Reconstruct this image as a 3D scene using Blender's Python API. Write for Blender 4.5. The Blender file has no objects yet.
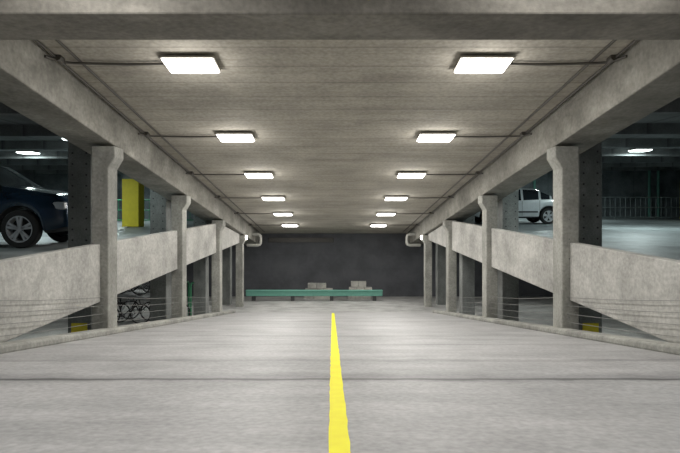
import bpy, bmesh, math, random
from mathutils import Vector, Matrix
random.seed(4)
F=520.0; S=69/520.0; H=3.5; EYE=0.7; Z0=4.0
def ramp(y): return -EYE-S*y
def ceil(y): return H-S*y
def deckL(y): return -0.50+0.045*(y-10)
def deckR(y): return -0.47+0.052*(y-10)
scene=bpy.context.scene
try: scene.view_settings.view_transform='Standard'
except Exception as e: print(e)

# ---------- materials ----------
def newmat(name):
    m=bpy.data.materials.new(name); m.use_nodes=True
    nt=m.node_tree; b=nt.nodes['Principled BSDF']; return m,nt,b
def plain(name,col,rough=.5,metal=0,emit=None,es=0,coat=0):
    m,nt,b=newmat(name)
    n=nt.nodes.new('ShaderNodeTexNoise'); n.inputs['Scale'].default_value=9
    tc=nt.nodes.new('ShaderNodeTexCoord'); nt.links.new(tc.outputs['Object'],n.inputs['Vector'])
    r=nt.nodes.new('ShaderNodeValToRGB'); nt.links.new(n.outputs['Fac'],r.inputs['Fac'])
    r.color_ramp.elements[0].color=tuple(c*.88 for c in col)+(1,)
    r.color_ramp.elements[1].color=tuple(min(1,c*1.1) for c in col)+(1,)
    nt.links.new(r.outputs['Color'],b.inputs['Base Color'])
    b.inputs['Roughness'].default_value=rough; b.inputs['Metallic'].default_value=metal
    if coat: b.inputs['Coat Weight'].default_value=coat
    if emit: b.inputs['Emission Color'].default_value=emit+(1,); b.inputs['Emission Strength'].default_value=es
    return m
def concrete(name,c1,c2,stretch=(1,1,1),rough=.85,bump=.25,joints=(),lines=None,stain=.3,fine=30,fineamt=.42):
    m,nt,b=newmat(name); N=nt.nodes.new; L=nt.links.new
    tc=N('ShaderNodeTexCoord')
    mp=N('ShaderNodeMapping'); mp.inputs['Scale'].default_value=stretch; L(tc.outputs['Object'],mp.inputs['Vector'])
    n1=N('ShaderNodeTexNoise'); n1.inputs['Scale'].default_value=1.1; n1.inputs['Detail'].default_value=10; n1.inputs['Roughness'].default_value=.66
    L(mp.outputs[0],n1.inputs['Vector'])
    r1=N('ShaderNodeValToRGB'); r1.color_ramp.elements[0].position=.33; r1.color_ramp.elements[1].position=.67
    r1.color_ramp.elements[0].color=c1+(1,); r1.color_ramp.elements[1].color=c2+(1,)
    L(n1.outputs['Fac'],r1.inputs['Fac'])
    n2=N('ShaderNodeTexNoise'); n2.inputs['Scale'].default_value=fine; n2.inputs['Detail'].default_value=5
    L(tc.outputs['Object'],n2.inputs['Vector'])
    n3=N('ShaderNodeTexNoise'); n3.inputs['Scale'].default_value=1.1; n3.inputs['Detail'].default_value=8; n3.inputs['Roughness'].default_value=.6
    L(tc.outputs['Object'],n3.inputs['Vector'])
    r3=N('ShaderNodeValToRGB'); r3.color_ramp.elements[0].position=.36; r3.color_ramp.elements[1].position=.56
    d=1-stain; r3.color_ramp.elements[0].color=(d,d,d,1); r3.color_ramp.elements[1].color=(1,1,1,1)
    L(n3.outputs['Fac'],r3.inputs['Fac'])
    mx=N('ShaderNodeMixRGB'); mx.blend_type='MULTIPLY'; mx.inputs[0].default_value=1
    L(r1.outputs[0],mx.inputs[1]); L(r3.outputs[0],mx.inputs[2])
    mx2=N('ShaderNodeMixRGB'); mx2.blend_type='OVERLAY'; mx2.inputs[0].default_value=fineamt
    L(mx.outputs[0],mx2.inputs[1]); L(n2.outputs['Fac'],mx2.inputs[2])
    out=mx2.outputs[0]
    sep=N('ShaderNodeSeparateXYZ'); L(tc.outputs['Object'],sep.inputs[0])
    nj=N('ShaderNodeTexNoise'); nj.inputs['Scale'].default_value=2.6; nj.inputs['Detail'].default_value=8
    L(tc.outputs['Object'],nj.inputs['Vector'])
    for (jy,w,dark) in joints:
        a=N('ShaderNodeMath'); a.operation='MULTIPLY_ADD'; L(nj.outputs['Fac'],a.inputs[0]); a.inputs[1].default_value=w*2.2; L(sep.outputs['Y'],a.inputs[2])
        s=N('ShaderNodeMath'); s.operation='SUBTRACT'; L(a.outputs[0],s.inputs[0]); s.inputs[1].default_value=jy+w*1.1
        ab=N('ShaderNodeMath'); ab.operation='ABSOLUTE'; L(s.outputs[0],ab.inputs[0])
        mr=N('ShaderNodeMapRange'); L(ab.outputs[0],mr.inputs['Value']); mr.inputs['From Min'].default_value=w*.25; mr.inputs['From Max'].default_value=w
        mr.inputs['To Min'].default_value=dark; mr.inputs['To Max'].default_value=1
        mm=N('ShaderNodeMixRGB'); mm.blend_type='MULTIPLY'; mm.inputs[0].default_value=1
        L(out,mm.inputs[1]); L(mr.outputs[0],mm.inputs[2]); out=mm.outputs[0]
    if lines:
        for (axis,sp,w,dark) in (lines if isinstance(lines,list) else [lines]):
            dv=N('ShaderNodeMath'); dv.operation='DIVIDE'; L(sep.outputs[axis],dv.inputs[0]); dv.inputs[1].default_value=sp
            fr=N('ShaderNodeMath'); fr.operation='FRACT'; L(dv.outputs[0],fr.inputs[0])
            mr=N('ShaderNodeMapRange'); L(fr.outputs[0],mr.inputs['Value']); mr.inputs['From Min'].default_value=0; mr.inputs['From Max'].default_value=w
            mr.inputs['To Min'].default_value=dark; mr.inputs['To Max'].default_value=1
            mm=N('ShaderNodeMixRGB'); mm.blend_type='MULTIPLY'; mm.inputs[0].default_value=1
            L(out,mm.inputs[1]); L(mr.outputs[0],mm.inputs[2]); out=mm.outputs[0]
    L(out,b.inputs['Base Color'])
    bp=N('ShaderNodeBump'); bp.inputs['Strength'].default_value=bump; bp.inputs['Distance'].default_value=.02
    ad=N('ShaderNodeMath'); ad.operation='ADD'; L(n2.outputs['Fac'],ad.inputs[0]); L(n1.outputs['Fac'],ad.inputs[1])
    L(ad.outputs[0],bp.inputs['Height']); L(bp.outputs[0],b.inputs['Normal'])
    b.inputs['Roughness'].default_value=rough
    return m
M_floor=concrete('ramp_concrete',(.31,.307,.308),(.445,.438,.438),(.5,2.0,1),rough=.55,bump=.15,joints=((4.35,.07,.32),(4.45,.32,.76),(5.6,.16,.76),(7.4,.12,.8),(9.0,.12,.68),(14.0,.14,.68)),stain=.18,fine=24)
M_floor2=concrete('lower_concrete',(.30,.30,.29),(.42,.42,.41),(1,1,1),rough=.6,bump=.1,stain=.25)
M_deck=concrete('deck_concrete',(.24,.27,.275),(.35,.385,.39),(1,1,1),rough=.5,bump=.1,stain=.25)
M_ceil=concrete('ceiling_concrete',(.34,.315,.268),(.46,.43,.37),(.35,2.6,1),rough=.9,bump=.25,lines=[('Y',.61,.07,.66),('Y',.203,.14,.88)],stain=.16,fine=16)
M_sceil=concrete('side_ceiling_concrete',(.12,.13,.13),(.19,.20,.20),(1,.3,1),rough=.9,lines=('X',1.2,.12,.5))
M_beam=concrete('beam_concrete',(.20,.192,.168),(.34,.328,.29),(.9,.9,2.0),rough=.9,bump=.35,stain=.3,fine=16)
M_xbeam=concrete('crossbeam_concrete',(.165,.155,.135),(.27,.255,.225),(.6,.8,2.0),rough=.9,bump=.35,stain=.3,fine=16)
M_col=concrete('column_concrete',(.26,.26,.235),(.41,.405,.37),(1.8,1.8,.7),rough=.9,bump=.35,stain=.32,fine=18)
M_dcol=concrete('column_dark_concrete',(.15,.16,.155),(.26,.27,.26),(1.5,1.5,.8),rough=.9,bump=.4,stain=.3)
M_panel=concrete('panel_concrete',(.36,.353,.33),(.53,.52,.487),(1,.8,1.8),rough=.9,bump=.3,stain=.28,fine=18)
M_wall=concrete('back_wall_paint',(.068,.071,.08),(.09,.094,.104),(1,1,1),rough=.8,bump=.1,lines=('Z',.8,.03,.8),stain=.15)
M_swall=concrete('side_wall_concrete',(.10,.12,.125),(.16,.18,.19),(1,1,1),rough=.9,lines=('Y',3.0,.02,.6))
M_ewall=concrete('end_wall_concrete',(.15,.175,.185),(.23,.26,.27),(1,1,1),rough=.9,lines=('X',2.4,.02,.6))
M_yel=plain('yellow_line_paint',(1.0,.87,.0),.6)
M_ypaint=plain('yellow_paint',(.75,.62,.03),.6)
M_conduit=plain('conduit_steel',(.10,.093,.082),.5,.3)
M_housing=plain('fixture_housing',(.42,.40,.35),.5)
M_lens=plain('fixture_lens',(1,1,.98),.4,0,(1.0,.985,.95),9)
M_lens2=plain('fixture_lens_cool',(1,1,1),.4,0,(.85,1.0,.97),6)
M_cable=plain('steel_cable',(.20,.20,.19),.5,.3)
M_green=plain('green_paint',(.14,.36,.29),.5)
M_dgreen=plain('dark_green_paint',(.03,.22,.10),.5)
M_pipe=plain('pipe_white',(.34,.34,.31),.5)
M_dark=plain('dark_metal',(.03,.03,.032),.5)
M_rub=plain('rubber',(.018,.018,.018),.8)
M_alloy=plain('alloy',(.6,.62,.64),.35,.5)
M_glass=plain('car_glass',(.02,.025,.03),.06,0,coat=.5)
M_blue=plain('car_paint_blue',(.012,.035,.07),.22,.2,coat=1)
M_silver=plain('car_paint_silver',(.66,.70,.72),.35,.1,coat=1)
M_head=plain('headlight_glass',(.7,.72,.75),.1,0,coat=1)
M_tail=plain('taillight_glass',(.4,.02,.02),.15,0,coat=1)
M_rail=plain('rail_steel',(.24,.28,.28),.5,.3)
M_block=concrete('block_concrete',(.3,.3,.28),(.45,.44,.4))

# ---------- helpers ----------
def obj(name,me,parent=None,mat=None):
    o=bpy.data.objects.new(name,me); scene.collection.objects.link(o)
    if mat: me.materials.append(mat)
    if parent: o.parent=parent
    return o
def empty(name,loc=(0,0,0),rot=(0,0,0)):
    o=bpy.data.objects.new(name,None); scene.collection.objects.link(o); o.location=loc; o.rotation_euler=rot; o.empty_display_size=.2; return o
def V(f,y): return f(y) if callable(f) else f
def prism(name,x0,x1,y0,y1,zb,zt,mat,parent=None,bevel=0):
    vs=[]
    for y in (y0,y1):
        for x in (x0,x1):
            vs.append((x,y,V(zb,y))); vs.append((x,y,V(zt,y)))
    fs=[(0,1,3,2),(4,6,7,5),(0,4,5,1),(2,3,7,6),(1,5,7,3),(0,2,6,4)]
    me=bpy.data.meshes.new(name); me.from_pydata(vs,[],fs)
    bm=bmesh.new(); bm.from_mesh(me); bmesh.ops.recalc_face_normals(bm,faces=bm.faces); bm.to_mesh(me); bm.free()
    o=obj(name,me,parent,mat)
    if bevel:
        b=o.modifiers.new('bevel','BEVEL'); b.width=bevel; b.segments=2
    return o
def tubes(name,polys,r,mat,parent=None,res=3,closed=False):
    cu=bpy.data.curves.new(name,'CURVE'); cu.dimensions='3D'; cu.bevel_depth=r; cu.bevel_resolution=res; cu.use_fill_caps=True
    for p in polys:
        s=cu.splines.new('POLY'); s.points.add(len(p)-1)
        for i,q in enumerate(p): s.points[i].co=(q[0],q[1],q[2],1)
        s.use_cyclic_u=closed
    cu.materials.append(mat)
    tmp=bpy.data.objects.new(name+'_curve',cu)
    me=bpy.data.meshes.new_from_object(tmp); bpy.data.objects.remove(tmp)
    if len(me.materials)==0: me.materials.append(mat)
    for f in me.polygons: f.use_smooth=True
    o=bpy.data.objects.new(name,me); scene.collection.objects.link(o)
    if parent: o.parent=parent
    return o
def outline_extrude(name,pts,axis_pts,mat,parent=None,bevel=0):
    n=len(pts); vs=[(x,axis_pts[0],z) for x,z in pts]+[(x,axis_pts[1],z) for x,z in pts]
    fs=[tuple(range(n)),tuple(range(2*n-1,n-1,-1))]+[(i,(i+1)%n,n+(i+1)%n,n+i) for i in range(n)]
    me=bpy.data.meshes.new(name); me.from_pydata(vs,[],fs)
    bm=bmesh.new(); bm.from_mesh(me); bmesh.ops.recalc_face_normals(bm,faces=bm.faces); bm.to_mesh(me); bm.free()
    o=obj(name,me,parent,mat)
    if bevel:
        b=o.modifiers.new('bevel','BEVEL'); b.width=bevel; b.segments=2
    return o

# ---------- shell ----------
YE=29.3; YR=21.5; ZL=ramp(YR)
def far(y): return ZL-(y-YR)*0.05
prism('floor_ramp',-4.35,4.35,-4,YR,ZL-.35,ramp,M_floor)
prism('floor_landing',-20,20,YR,YE,ZL-.9,far,M_floor2)
for sx,nm in ((-1,'left'),(1,'right')):
    a,b=sorted((sx*4.35,sx*20)); prism('floor_lower_'+nm,a,b,-4,YR,ZL-.35,ZL,M_floor2)
    a,b=sorted((sx*4.0,sx*4.3)); prism('trim_curb_'+nm,a,b,-3.9,YR-.3,lambda y:ramp(y)-.01,lambda y:ramp(y)+.10,M_col,bevel=.03)
    dk=deckL if sx<0 else deckR
    a,b=sorted((sx*4.50,sx*20)); prism('floor_deck_'+nm,a,b,0,YE,lambda y:dk(y)-.35,dk,M_deck)
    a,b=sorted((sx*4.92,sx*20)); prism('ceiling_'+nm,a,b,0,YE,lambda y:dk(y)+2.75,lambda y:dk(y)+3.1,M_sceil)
    e=empty('ceiling_ribs')
    for k in range(9):
        yy=3+k*3.0
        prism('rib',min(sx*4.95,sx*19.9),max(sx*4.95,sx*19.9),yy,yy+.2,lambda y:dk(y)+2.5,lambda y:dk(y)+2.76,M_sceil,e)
    a,b=sorted((sx*20,sx*20.3)); prism('wall_'+nm,a,b,-4,YE,ZL-.9,6.5,M_swall)
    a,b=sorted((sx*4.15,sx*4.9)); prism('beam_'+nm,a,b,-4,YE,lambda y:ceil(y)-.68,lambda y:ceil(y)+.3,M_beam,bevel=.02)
prism('ceiling',-4.15,4.15,-4,YE,ceil,lambda y:ceil(y)+.3,M_ceil)
prism('wall_back',-20.3,20.3,YE,YE+.3,ZL-1,6.5,M_wall)
for sx,nm in ((-1,'left'),(1,'right')):
    a,b=sorted((sx*5.0,sx*19.9)); dk=deckL if sx<0 else deckR
    prism('wall_end_'+nm,a,b,YE-.15,YE-.01,dk(YE)+.01,dk(YE)+2.7,M_ewall)
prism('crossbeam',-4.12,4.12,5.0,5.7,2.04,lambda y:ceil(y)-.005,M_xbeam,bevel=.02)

# yellow line with slightly uneven paint edge
vs=[];fs=[];n=140
for i in range(n):
    t=i/(n-1); y=.6+t*(YR-.9-.6); c=-.008-.03*t
    j=random.uniform(-.004,.004); k=random.uniform(-.004,.004)
    vs+= [(c-.051+j,y,ramp(y)+.003),(c+.051+k,y,ramp(y)+.003)]
    if i: fs.append((2*i-2,2*i-1,2*i+1,2*i))
me=bpy.data.meshes.new('yellow_line'); me.from_pydata(vs,[],fs); obj('yellow_line',me,None,M_yel)

# ---------- columns ----------
CY=[4.52]+[9.55+4.72*i for i in range(4)]
for i,y in enumerate(CY):
    for sx in (-1,1):
        e=empty('concrete_column',(0,0,0))
        top=ceil(y+.4)-.70; bot=(ramp(y+.42) if y<YR-.5 else far(y+.42))
        xi,xo=4.17,4.48
        pts=[(xi,bot),(xo,bot),(xo,top),(xi-.12,top),(xi-.12,top-.20),(xi,top-.40)]
        outline_extrude('shaft',[(sx*x,z) for x,z in pts],(y,y+.42),M_col,e,bevel=.02)
        polys=[]
        for k in range(9):
            z=bot+.35+k*.36
            if z<top-.5: polys.append([(sx*4.30,y-.004,z),(sx*4.30,y+.01,z)])
        if polys: tubes('tie_holes',polys,.012,M_dcol,e,2)
        dk=deckL if sx<0 else deckR
        e2=empty('deck_column')
        a,b=sorted((sx*4.92,sx*5.40))
        yy=y+.95; zb=(ZL if yy<YR else far(yy+.5))
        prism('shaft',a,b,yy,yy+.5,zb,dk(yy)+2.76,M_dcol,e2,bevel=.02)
        polys=[]
        for k in range(12):
            z=dk(yy)+.2+k*.22
            for xx in (5.02,5.30): polys.append([(sx*xx,yy-.006,z),(sx*xx,yy+.01,z)])
        tubes('bolts',polys,.02,M_dark,e2,2)
        if i==1: prism('yellow_base',a+.08,b-.08,yy-.012,yy+.512,zb+.0,-1.95,M_ypaint,e2)
# spandrel panels between columns
edges=[(-1.0,CY[0]-.02)]+[(CY[i]+.44,CY[i+1]-.02) for i in range(4)]
for (a,b) in edges:
    for sx in (-1,1):
        dk=deckL if sx<0 else deckR
        x0,x1=sorted((sx*4.30,sx*4.48))
        prism('spandrel_panel',x0,x1,max(a,0.02),b,lambda y:dk(y)-.86,lambda y:min(dk(y)+.2,ceil(y)-.70),M_panel,bevel=.015)
# cable rails
for sx,nm in ((-1,'l'),(1,'r')):
    e=empty('cable_railing')
    polys=[]
    for k in range(4):
        h=.22+k*.15
        pl=[]
        for y in [-1]+[c+.2 for c in CY[:4]]:
            pl.append((sx*4.26,y,ramp(y)+h))
        full=[]
        for p,q in zip(pl[:-1],pl[1:]):
            for t in range(6):
                t/=6; full.append((p[0],p[1]+(q[1]-p[1])*t,p[2]+(q[2]-p[2])*t-.04*math.sin(math.pi*t)))
        full.append(pl[-1]); polys.append(full)
    tubes('cables',polys,.005,M_cable,e,1)

# ---------- lamps ----------
def lamp(x,y,z,rx,power,size=.8,depth=.8,thick=1.0,lens=M_lens,col=(1,.97,.92),up=0):
    e=empty('ceiling_lamp',(x,y,z),(rx,0,0)); h=size/2; g=depth/2
    def rings(name,prof,mat,cap):
        bm=bmesh.new(); R=[]
        for r,zz in prof:
            R.append([bm.verts.new((a*(h-(1-r)*.4),b*(g-(1-r)*.4),zz*thick)) for a,b in ((-1,-1),(1,-1),(1,1),(-1,1))])
        for r0,r1 in zip(R[:-1],R[1:]):
            for i in range(4): bm.faces.new((r0[i],r0[(i+1)%4],r1[(i+1)%4],r1[i]))
        bm.faces.new(R[cap]); bmesh.ops.recalc_face_normals(bm,faces=bm.faces)
        me=bpy.data.meshes.new(name); bm.to_mesh(me); bm.free(); obj(name,me,e,mat)
    rings('housing',[(.78,0),(.95,-.03),(1,-.04),(1,-.07),(.95,-.07)],M_housing,0)
    rings('lens',[(.95,-.068),(.95,-.085),(.88,-.105)],lens,-1)
    la=bpy.data.lights.new('lamp_light','AREA'); la.shape='RECTANGLE'; la.size=size*.8; la.size_y=depth*.8; la.energy=power; la.color=col
    lo=bpy.data.objects.new('lamp_light',la); scene.collection.objects.link(lo); lo.parent=e; lo.location=(0,0,-.115*thick-.01)
    if up:
        lp=bpy.data.lights.new('lamp_glow','POINT'); lp.energy=up; lp.shadow_soft_size=.15; lp.color=col
        lo=bpy.data.objects.new('lamp_glow',lp); scene.collection.objects.link(lo); lo.parent=e; lo.location=(0,0,-.45)
    return e
rx=-math.atan(S)
LY=[.65+3.55*i for i in range(8)]
for i,y in enumerate(LY):
    for sx in (-1,1):
        lamp(.02+sx*2.17,y,ceil(y)-.002,rx,(42 if i==1 else 60),.78,.50,1.0,up=(0 if i<2 else 24),col=(1,.975,.93))
for sx in (-1,1):
    dk=deckL if sx<0 else deckR
    for (x,y,p) in ((10.3,17.5,100),(10.3,25,90),(10.3,9.9,50),(16.5,21,60),(6.9,13.9,45)):  # last two lamps are added to brighten the bay and its car
        lamp(sx*x,y,dk(y)+2.745,math.atan(.05),p,.55,.55,1.3,M_lens2,(.85,1,.99),up=4)
    for (x,y,p) in ((8.5,9,50),(8.5,16,60),(8.5,23,35)):  # lamps added under the deck to light the lower level
        lamp(sx*x,y,dk(y)-.355,math.atan(.05),p,.55,.55,1.3,M_lens2,(.95,1,.95))
# conduits on ceiling
polys=[];pb=[]
for sx in (-1,1):
    polys.append([(sx*4.08,y,ceil(y)-.03) for y in (-3,28.5)])
    polys.append([(sx*3.80,y,ceil(y)-.02) for y in (-3,28.5)])
    for y in LY:
        polys.append([(.02+sx*2.5,y,ceil(y)-.045),(sx*3.1,y+.02,ceil(y)-.05),(sx*3.9,y-.03,ceil(y)-.045),(sx*4.02,y-.08,ceil(y)-.05),(sx*4.14,y-.35,ceil(y)-.05)])
        pb.append([(sx*4.05,y-.20,ceil(y-.2)-.03),(sx*4.05,y-.08,ceil(y-.08)-.03)])
e=empty('ceiling_conduit')
tubes('conduit_runs',polys,.02,M_conduit,e)
tubes('junction_boxes',pb,.06,M_conduit,e)

# ---------- far end ----------
e=empty('guard_beam')
x0,x1=-4.5,2.5; y=26.6; z=far(y)
prism('beam',x0,x1,y,y+.22,z+.24,z+.50,M_green,e,bevel=.03)
prism('flange',x0,x1,y-.06,y+.28,z+.50,z+.54,M_green,e)
for x in (-4.2,-2.2,-.2,2.0): prism('foot',x,x+.18,y,y+.22,z-.005,z+.25,M_dark,e)
for (xa,xb,hh) in ((-1.6,-.1,.85),(.75,2.0,.95)):
    e=empty('concrete_block_stack'); y=27.8
    n=3; w=(xb-xa)/n
    for r in range(3):
        for k in range(n-(r==2)):
            o=r%2*.06+(w*.4 if r==2 else 0)
            prism('block',xa+k*w+o+.01,xa+(k+1)*w+o-.01,y+.02*r,y+.4,lambda yy:far(y+.4)+r*hh/3,lambda yy:far(y+.4)+(r+1)*hh/3-.01,M_block,e,bevel=.015)
for sx in (-1,1):
    e=empty('drain_pipe'); y=26.4
    zz=-.55
    tubes('pipe',[[(sx*4.7,y,zz+.15),(sx*3.85,y,zz+.15),(sx*3.75,y,zz+.10),(sx*3.72,y,zz),(sx*3.72,y,zz-.28),(sx*3.76,y,zz-.36),(sx*3.86,y,zz-.4),(sx*4.4,y,zz-.4)]],.08,M_pipe,e,4)
    e=empty('wall_lamp'); cy=CY[4]
    prism('back_plate',min(sx*4.06,sx*4.17),max(sx*4.06,sx*4.17),cy+.1,cy+.34,-.66,-.36,M_housing,e,bevel=.02)
    prism('lens',min(sx*4.0,sx*4.06),max(sx*4.0,sx*4.06),cy+.12,cy+.32,-.60,-.42,M_lens,e,bevel=.02)
    la=bpy.data.lights.new('wall_lamp_light','POINT'); la.energy=5; la.shadow_soft_size=.1
    lo=bpy.data.objects.new('wall_lamp_light',la); scene.collection.objects.link(lo); lo.parent=e; lo.location=(sx*3.85,cy+.2,-.5)
e=empty('wall_vent')
prism('frame',-3.7,0.0,YE-.08,YE-.005,-.90,-.62,M_dark,e)
for k in range(4): prism('slat',-3.65,-.05,YE-.12,YE-.075,-.87+k*.065,-.84+k*.065,M_conduit,e)

# ---------- vehicles ----------
def interp(pts,x):
    if x<=pts[0][0]: return pts[0][1]
    for (a,b),(c,d) in zip(pts[:-1],pts[1:]):
        if x<=c:
            t=(x-a)/(c-a); t2=t*t*(3-2*t); t=.65*t+.35*t2
            return b+(d-b)*t
    return pts[-1][1]
def wheel(parent,x,y,r,side):
    e=empty('wheel',(x,y,r)); e.parent=parent
    bm=bmesh.new(); w=.11
    prof=[(r*.66,-w),(r*.95,-w),(r,-w*.7),(r,w*.7),(r*.95,w),(r*.70,w),(r*.66,w*.5),(r*.66,-w)]
    n=36; rings=[]
    for i in range(n):
        a=2*math.pi*i/n; rings.append([bm.verts.new((q*math.cos(a),side*d,q*math.sin(a))) for q,d in prof])
    for i in range(n):
        A,B=rings[i],rings[(i+1)%n]
        for k in range(len(prof)-1): bm.faces.new((A[k],A[k+1],B[k+1],B[k]))
    bmesh.ops.recalc_face_normals(bm,faces=bm.faces)
    me=bpy.data.meshes.new('tire'); bm.to_mesh(me); bm.free(); obj('tire',me,e,M_rub)
    bm=bmesh.new()
    def ring(r0,r1,d0,d1):
        va=[];vb=[]
        for i in range(n):
            a=2*math.pi*i/n
            va.append(bm.verts.new((r0*math.cos(a),side*d0,r0*math.sin(a)))); vb.append(bm.verts.new((r1*math.cos(a),side*d1,r1*math.sin(a))))
        for i in range(n): bm.faces.new((va[i],va[(i+1)%n],vb[(i+1)%n],vb[i]))
    ring(r*.71,r*.64,w*.98,w*.95); ring(r*.64,r*.58,w*.95,-w*.3)
    ring(r*.18,r*.14,w*.5,w*.9); ring(r*.14,.001,w*.9,w*.95)
    for k in range(5):
        a=2*math.pi*k/5+.3
        for da in (-.16,.16):
            vs=[]
            for rr,hw in ((r*.12,.028),(r*.66,.024)):
                for s in (-1,1):
                    aa=a+da*(rr/(r*.61))
                    px=rr*math.cos(aa)-s*hw*math.sin(aa); pz=rr*math.sin(aa)+s*hw*math.cos(aa)
                    vs.append(bm.verts.new((px,side*w*.95,pz))); vs.append(bm.verts.new((px,side*w*.6,pz)))
            for f in ((0,2,6,4),(0,4,5,1),(2,3,7,6)): bm.faces.new([vs[q] for q in f])
    bmesh.ops.recalc_face_normals(bm,faces=bm.faces)
    me=bpy.data.meshes.new('rim'); bm.to_mesh(me); bm.free(); obj('rim',me,e,M_alloy)
    bm=bmesh.new(); bmesh.ops.create_circle(bm,cap_ends=True,segments=24,radius=r*.6)
    for v in bm.verts: v.co=Vector((v.co.x,-side*w*.3,v.co.y))
    me=bpy.data.meshes.new('brake_disc'); bm.to_mesh(me); bm.free(); obj('brake_disc',me,e,M_dark)
def car(loc,rot,top,L,W,belt,wr,wx,paint,cabin,pillars):
    e=empty('car',loc,rot)
    hw=W/2; zb0=.24 if wr<.35 else .32
    xs=[i*L/90 for i in range(91)]
    bm=bmesh.new(); secs=[]
    for x in xs:
        zt=interp(top,x); zb=zb0
        if x<.35: zb=zb0+.10*(1-x/.35)
        if L-x<.35: zb=zb0+.14*(1-(L-x)/.35)
        for c in wx:
            R=wr+.07
            if abs(x-c)<R: zb=max(zb,wr+math.sqrt(R*R-(x-c)**2)*1.0)
        zt=max(zt,zb+.05)
        d=min(x,L-x); tw=1 if d>.7 else (.78+.22*math.sqrt(max(0,1-(1-d/.7)**2)))
        bl=interp(belt,x); bl=min(bl,zt-.03); bl=max(bl,zb+.02)
        w=hw*tw; rise=max(0,zt-bl)
        wro=w*.955-rise*.30
        pts=[(0,zb),(w*.9,zb),(w*.985,zb+(bl-zb)*.08),(w,zb+(bl-zb)*.45),(w*.985,zb+(bl-zb)*.8),(w*.955,bl),(wro,bl+rise*.88),(wro-.10,zt-.005),(0,zt+.025)]
        L1=[bm.verts.new((-x,-a,b)) for a,b in pts]; R1=[L1[0]]+[bm.verts.new((-x,a,b)) for a,b in pts[1:-1]]+[L1[-1]]
        secs.append((x,zt,bl,L1,R1))
    for s0,s1 in zip(secs[:-1],secs[1:]):
        xm=(s0[0]+s1[0])/2; rise=min(s0[1]-s0[2],s1[1]-s1[2])
        for side in (3,4):
            A,B=s0[side],s1[side]
            for k in range(len(A)-1):
                vv=[A[k],A[k+1],B[k+1],B[k]]
                try: f=bm.faces.new(vv)
                except Exception: continue
                f.smooth=True; mi=0
                if k==5 and cabin[0]<xm<cabin[3] and rise>.09 and not any(abs(xm-p)<.045 for p in pillars): mi=1
                if k in (6,7) and (cabin[0]+.08<xm<cabin[1]-.05 or cabin[2]+.05<xm<cabin[3]-.08): mi=1
                if k==0: mi=2
                if k==1: mi=2
                f.material_index=mi
    for s in (secs[0],secs[-1]):
        try: bm.faces.new(s[3]+s[4][-2:0:-1])
        except Exception: pass
    bmesh.ops.recalc_face_normals(bm,faces=bm.faces)
    me=bpy.data.meshes.new('body'); bm.to_mesh(me); bm.free()
    me.materials.append(paint); me.materials.append(M_glass); me.materials.append(M_dark)
    obj('body',me,e)
    for c in wx:
        for s in (-1,1): wheel(e,-c,s*(hw-.12),wr,s)
    zh=interp(top,.12)-.12
    for s in (-1,1):
        prism('headlight',-.34,-.05,min(s*hw*.60,s*hw*.93),max(s*hw*.60,s*hw*.93),zh-.12,zh+.04,M_head,e,bevel=.03)
        prism('taillight',-L+.03,-L+.22,min(s*hw*.62,s*hw*.93),max(s*hw*.62,s*hw*.93),zh-.05,zh+.14,M_tail,e,bevel=.03)
        prism('mirror',-cabin[0]-.45,-cabin[0]-.30,min(s*hw*.97,s*(hw+.17)),max(s*hw*.97,s*(hw+.17)),interp(belt,cabin[0]+.4)+.0,interp(belt,cabin[0]+.4)+.15,paint,e,bevel=.04)
        for px in pillars[1:3]:
            hx=-px+.08; prism('door_handle',hx-.0,hx+.16,min(s*(hw-.02),s*(hw+.02)),max(s*(hw-.02),s*(hw+.02)),interp(belt,px)-.14,interp(belt,px)-.11,paint,e,bevel=.008)
        tubes('door_seams',[[(-px,s*(hw+.001),zb0+.1),(-px,s*(hw+.001),zb0+.4),(-px,s*(hw*.975),interp(belt,px)-.03)] for px in pillars[:3]],.006,M_dark,e,1)
        prism('side_trim',-wx[1]+wr+.12,-wx[0]-wr-.12,min(s*(hw-.02),s*(hw+.012)),max(s*(hw-.02),s*(hw+.012)),zb0+.22,zb0+.28,M_dark,e,bevel=.005)
    prism('grille',-.12,.012,-hw*.42,hw*.42,zh-.16,zh-.02,M_dark,e,bevel=.02)
    prism('front_bumper',-.25,.05,-hw*.78,hw*.78,zb0+.12,zb0+.30,paint,e,bevel=.05)
    prism('rear_bumper',-L-.05,-L+.25,-hw*.78,hw*.78,zb0+.18,zb0+.36,paint,e,bevel=.05)
    prism('license_plate',.05,.062,-.25,.25,zb0+.14,zb0+.26,M_head,e)
    return e
suv_top=[(0,.62),(.04,1.0),(.25,1.14),(1.35,1.30),(2.15,1.80),(2.6,1.87),(4.15,1.82),(4.5,1.35),(4.75,.85)]
suv_belt=[(0,.85),(.3,1.03),(1.3,1.18),(4.6,1.22)]
car((-5.62,11.8,deckL(11.8)+.005),(math.atan(.045),0,0),suv_top,4.75,1.9,suv_belt,.40,(.97,3.75),M_blue,(1.3,2.2,4.1,4.5),(1.75,2.55,3.45,4.2))
sed_top=[(0,.5),(.05,.70),(.35,.82),(1.0,.97),(1.65,1.38),(2.0,1.45),(2.6,1.42),(3.35,1.09),(3.8,1.04),(3.95,.62)]
sed_belt=[(0,.6),(.3,.76),(1.0,.91),(3.5,1.0),(3.95,.92)]
c=car((5.45,21.6,deckR(21.6)+.005),(-math.atan(.052),0,math.pi),sed_top,3.95,1.7,sed_belt,.32,(.75,3.12),M_silver,(.95,1.7,2.6,3.4),(1.3,2.05,2.75,3.2))

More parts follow.
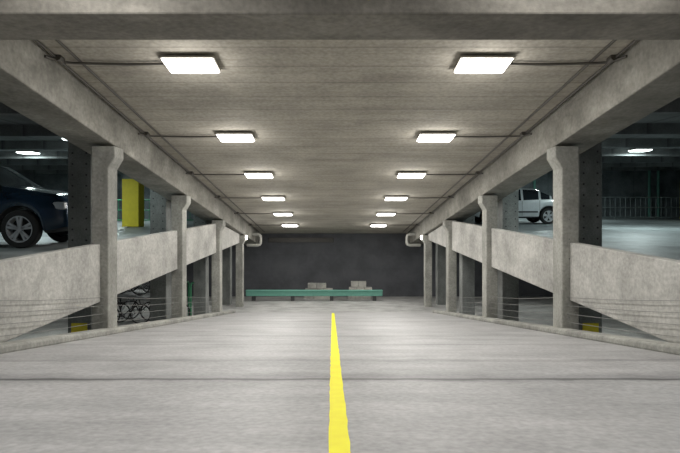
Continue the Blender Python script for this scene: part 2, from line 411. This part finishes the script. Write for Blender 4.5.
# ---------- yellow painted column, railings ----------
for (x,y,w) in ((-8.3,20.4,.62),(16.4,24.0,.6)):
    dk=deckL if x<0 else deckR
    e=empty('painted_column'); prism('shaft',x,x+w,y,y+.6,dk(y+.6),dk(y)+2.74,M_dcol,e,bevel=.02)
    prism('yellow_band',x-.01,x+w+.01,y-.01,y+.61,dk(y+.6)+.0,dk(y)+1.9,M_ypaint,e)
for sx,mt in ((-1,M_dgreen),(1,M_rail)):
    e=empty('guard_railing'); dk=deckL if sx<0 else deckR; y=25.5; g=dk(y)
    pol=[[(sx*5.8,y,g+h),(sx*19.6,y,g+h)] for h in (.12,.6,1.1)]
    tubes('rails',pol,.024,mt,e,2)
    pol=[[(sx*(5.8+.25*k),y,g+.0 if k%8==0 else g+.12),(sx*(5.8+.25*k),y,g+1.1)] for k in range(56)]
    tubes('balusters',pol,.012,mt,e,1)
e=empty('wall_pipes'); tubes('pipe',[[(x,YE-.3,deckR(YE)+.0),(x,YE-.3,deckR(YE)+2.7)] for x in (17.6,18.1,11.2)],.07,M_green,e)

# ---------- bicycles + two-tier rack on the lower level ----------
def bicycle(loc,rz,mt,parent=None):
    e=empty('bicycle' if parent is None else 'stored_bicycle',loc,(0,0,rz)); R=.34
    if parent: e.parent=parent
    for x in (0,1.05):
        tubes('wheel_rim',[[(x+R*math.cos(2*math.pi*i/32),0,R+R*math.sin(2*math.pi*i/32)) for i in range(32)]],.026,M_rub,e,2,True)
        tubes('spokes',[[(x,0,R),(x+.33*math.cos(a),0,R+.33*math.sin(a))] for a in [k*math.pi/8 for k in range(16)]],.003,M_alloy,e,1)
    bb=(.42,0,.30); st=(.30,0,.80); hd=(.83,0,.82); hl=(.88,0,.68)
    tubes('frame',[[bb,st],[st,hd],[hd,hl],[hl,bb],[(0,.04,R),bb],[(0,.04,R),st],[hl,(1.05,.0,R)]],.022,mt,e,3)
    tubes('handlebar',[[hd,(.80,0,.95)],[(.70,-.27,.97),(.82,-.2,.96),(.80,0,.95),(.82,.2,.96),(.70,.27,.97)]],.016,M_dark,e,3)
    tubes('seat_post',[[st,(.27,0,.92)]],.014,M_dark,e,2)
    me=bpy.data.meshes.new('saddle'); me.from_pydata([(.10,-.08,.93),(.10,.08,.93),(.42,.02,.94),(.42,-.02,.94),(.10,-.08,.97),(.10,.08,.97),(.42,.02,.965),(.42,-.02,.965)],[],[(0,1,2,3),(4,7,6,5),(0,3,7,4),(1,5,6,2),(0,4,5,1),(3,2,6,7)]); o=obj('saddle',me,e,M_rub)
    tubes('crank',[[(.42,-.08,.30),(.42,-.08,.14)],[(.42,.08,.30),(.42,.08,.46)],[(.42+.09*math.cos(a),.05,.30+.09*math.sin(a)) for a in [k*math.pi/8 for k in range(17)]]],.01,M_dark,e,1)
TI=1.05
rack=empty('bike_rack')
for k,(x,y,rz,t) in enumerate(((-8.0,18.5,.4,0),(-7.9,19.2,.4,0),(-7.8,19.9,.4,0),(-8.0,18.5,.4,1),(-7.9,19.2,.4,1),(-7.8,19.9,.4,1),(-6.1,18.1,1.0,0))):
    bicycle((x,y,ZL+.027+t*(TI+.002)),rz,(M_dark,M_alloy,M_dark,M_dgreen,M_dark,M_dark,M_dgreen)[k],rack if (t or k in (0,1,2)) else None)
e=rack
tubes('hoops',[[(x,19.6,ZL),(x,19.6,ZL+1.3),(x,19.7,ZL+1.4),(x,20.3,ZL+1.4),(x,20.4,ZL+1.3),(x,20.4,ZL)] for x in (-6.0,-5.7,-5.4)],.035,M_dgreen,e,3)
prism('tier_shelf',-8.5,-6.35,18.3,20.7,ZL+TI-.03,ZL+TI,M_dark,e)
tubes('tier_posts',[[(x,y,ZL),(x,y,ZL+TI+.8)] for x in (-8.5,-6.35) for y in (18.3,20.7)],.03,M_dark,e,2)

for o in bpy.data.objects:
    if o.parent is None: o.location.z+=Z0

w=bpy.data.worlds.new('World'); scene.world=w; w.use_nodes=True
w.node_tree.nodes['Background'].inputs[0].default_value=(.25,.3,.4,1); w.node_tree.nodes['Background'].inputs[1].default_value=.15

cam=bpy.data.cameras.new('camera'); co=bpy.data.objects.new('camera',cam); scene.collection.objects.link(co)
co.location=(-.04,0,Z0); co.rotation_euler=(math.pi/2,0,0); cam.sensor_width=36; cam.lens=F/680*36; cam.shift_x=7/680; cam.clip_start=.05
scene.camera=co
